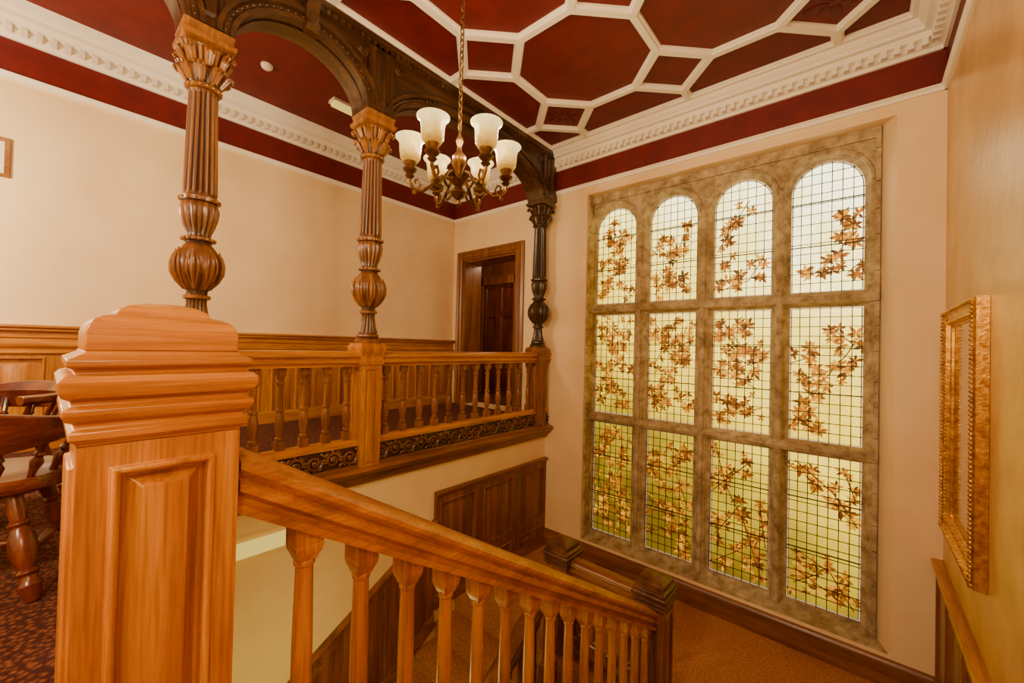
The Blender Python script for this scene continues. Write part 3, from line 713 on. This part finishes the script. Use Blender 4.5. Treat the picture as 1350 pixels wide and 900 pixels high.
m=MB(); m.box(XR-.02,XR-.012,y0+.1,y1-.1,z0+.1,z1-.1,mirror); m.obj('glass',parent=mr)
m=MB(); y1_=-.235; y0_=-.9; z0_,z1_=1.36,1.70
rings=[]
for sy,sz in((0,0),(1,0),(1,1),(0,1),(0,0)):
    rings.append([(XL+pj,(y0_+o_) if sy==0 else (y1_-o_),(z0_+o_) if sz==0 else (z1_-o_)) for o_,pj in((0,0),(0,.025),(.03,.02),(.035,0))])
m.loft(rings,midY,cap=False); m.box(XL,XL+.01,y0_+.03,y1_-.03,z0_+.03,z1_-.03,offw); m.obj('picture_frame')

# ------------------------------------------------------------------ captain's chairs (low solid back rail, spindles, turned legs)
def chair(cx,cy,rot):
    m=MB(); Rm=Matrix.Rotation(rot,3,'Z')
    def T_(x,y,z): 
        p=Rm@Vector((x,y,0)); return (cx+p.x,cy+p.y,FU+z)
    seg=28
    def outline(s,z):
        r=[]
        for i in range(seg):
            a=2*math.pi*i/seg; k=.25*s; c_=math.cos(a); s_=math.sin(a); e=.75
            r.append(T_(k*math.copysign(abs(c_)**e,c_),k*1.04*math.copysign(abs(s_)**e,s_),z))
        return r
    m.loft([outline(.9,.40),outline(.98,.415),outline(1,.445),outline(.97,.465),outline(.8,.455),outline(.4,.44),outline(.05,.438)],chrY)
    leg=[(0,.022),(.08,.028),(.14,.036),(.18,.026),(.22,.026),(.25,.036),(.28,.026),(.42,.042),(.56,.038),(.64,.024),(.67,.034),(.7,.024),(.8,.028),(1,.022)]
    tops=[(.13,.13),(.13,-.13),(-.13,.13),(-.13,-.13)]
    feet=[(.24,.23),(.24,-.23),(-.25,.23),(-.25,-.23)]
    for (a,b),(c_,d_) in zip(tops,feet): m.turned(T_(c_,d_,0),T_(a,b,.42),leg,chrZ,14)
    def lp(i,t): 
        (a,b),(c_,d_)=tops[i],feet[i]; return T_(c_+(a-c_)*t,d_+(b-d_)*t,.42*t)
    st_=[(0,.012),(.3,.016),(.5,.023),(.7,.016),(1,.012)]
    m.turned(lp(0,.38),lp(2,.38),st_,chrZ,10); m.turned(lp(1,.38),lp(3,.38),st_,chrZ,10)
    p=Vector(lp(0,.38)).lerp(Vector(lp(2,.38)),.5); q=Vector(lp(1,.38)).lerp(Vector(lp(3,.38)),.5); m.turned(p,q,st_,chrZ,10)
    N=33; ringsA=[]
    for i in range(N):
        a=math.radians(62+ (236)*i/(N-1)); r=.29
        rx=r*math.cos(a)*1.0; ry=r*math.sin(a)*1.05
        back=max(0,-math.cos(a)); zt=.695+.05*back**3; w_=.036 if 2<i<N-3 else .046
        zl=.645-.07*back
        c_,s_=math.cos(a),math.sin(a)
        ringsA.append([T_(rx-w_*.4*c_,ry-w_*.4*s_,zl),T_(rx+w_*.6*c_,ry+w_*.6*s_,zl),T_(rx+w_*c_,ry+w_*s_,zt-.03),T_(rx+w_*c_,ry+w_*s_,zt-.008),T_(rx+w_*.6*c_,ry+w_*.6*s_,zt),T_(rx-w_*.2*c_,ry-w_*.2*s_,zt),T_(rx-w_*c_,ry-w_*s_,.685)])
    m.loft(ringsA,chrY)
    for i in range(9):
        a=math.radians(72+216*i/8); x0_,y0_=.2*math.cos(a),.21*math.sin(a); x1_,y1_=.28*math.cos(a),.295*math.sin(a)
        m.turned(T_(x0_,y0_,.44),T_(x1_,y1_,.655),[(0,.010),(.2,.014),(.35,.022),(.45,.012),(.5,.02),(.55,.012),(.7,.014),(1,.010)],chrZ,10)
    return m.obj('captains_chair',.003)
chair(-2.72,-.16,math.radians(165))
chair(-3.75,-.2,math.radians(-40))

# ------------------------------------------------------------------ small fittings
m=MB(); m.lathe(-4.67,1.43,[(CE,.055),(CE-.02,.055),(CE-.035,.045),(CE-.045,.03),(CE-.046,.002)],offw,20); m.obj('smoke_detector')
m=MB(); m.box(-4.78,-4.64,2.12,2.48,CE-.03,CE,offw); m.prof_y([(-4.77,CE-.03),(-4.75,CE-.07),(-4.67,CE-.07),(-4.65,CE-.03)],2.14,2.46,tube_l); m.obj('emergency_ceiling_light')
m=MB(); m.lathe(-4.75,1.12,[(CE,.03),(CE-.03,.03),(CE-.04,.02)],offw,16); m.obj('alarm_sensor')
m=MB(); m.box(XB,XB+.05,.5,1.32,-1.62,-1.52,tube_l); m.box(XB,XB+.06,.48,.5,-1.63,-1.51,offw); m.box(XB,XB+.06,1.32,1.34,-1.63,-1.51,offw); m.obj('wall_strip_light')

# ------------------------------------------------------------------ lights
def pt(name,loc,e,col=(1,.79,.5),r=.15):
    L=bpy.data.lights.new(name,'POINT'); L.energy=e; L.color=col; L.shadow_soft_size=r
    o=bpy.data.objects.new(name,L); o.location=loc; SC.collection.objects.link(o); return o
pt('gallery_fill',(-4.2,-1.3,1.2),255,r=.2)  # unseen fill light added off frame to brighten the gallery
pt('hall_fill',(-.9,-1.6,1.5),245,r=.3)  # both hall points are unseen fill lights added behind the camera
pt('hall_fill',(.15,-.5,.9),50,r=.12)
pt('passage_lamp',(-4.7,YW+1.0,1.7),16); pt('lower_wall_fill',(-2.6,1.2,-2.6),15,col=(1,.82,.24))  # lower point: unseen fill added to tint the stairwell wall yellow
W=bpy.data.worlds.new('world'); SC.world=W; W.use_nodes=True
W.node_tree.nodes['Background'].inputs[0].default_value=(.9,.85,.7,1); W.node_tree.nodes['Background'].inputs[1].default_value=.5

# ------------------------------------------------------------------ camera
cd=bpy.data.cameras.new('camera'); cam=bpy.data.objects.new('camera',cd); SC.collection.objects.link(cam); SC.camera=cam
cd.sensor_width=36; cd.lens=532/1350*36; cd.clip_start=.02
r=.024; F=Vector((-.6534,.7570,7/532)).normalized(); Rr=Vector((.7570,.6534,0)); U=Rr.cross(F).normalized()
rt=(Rr+U*r).normalized(); up=(U-Rr*r).normalized()
M=Matrix((rt,up,-F)).transposed().to_4x4(); cam.matrix_world=M
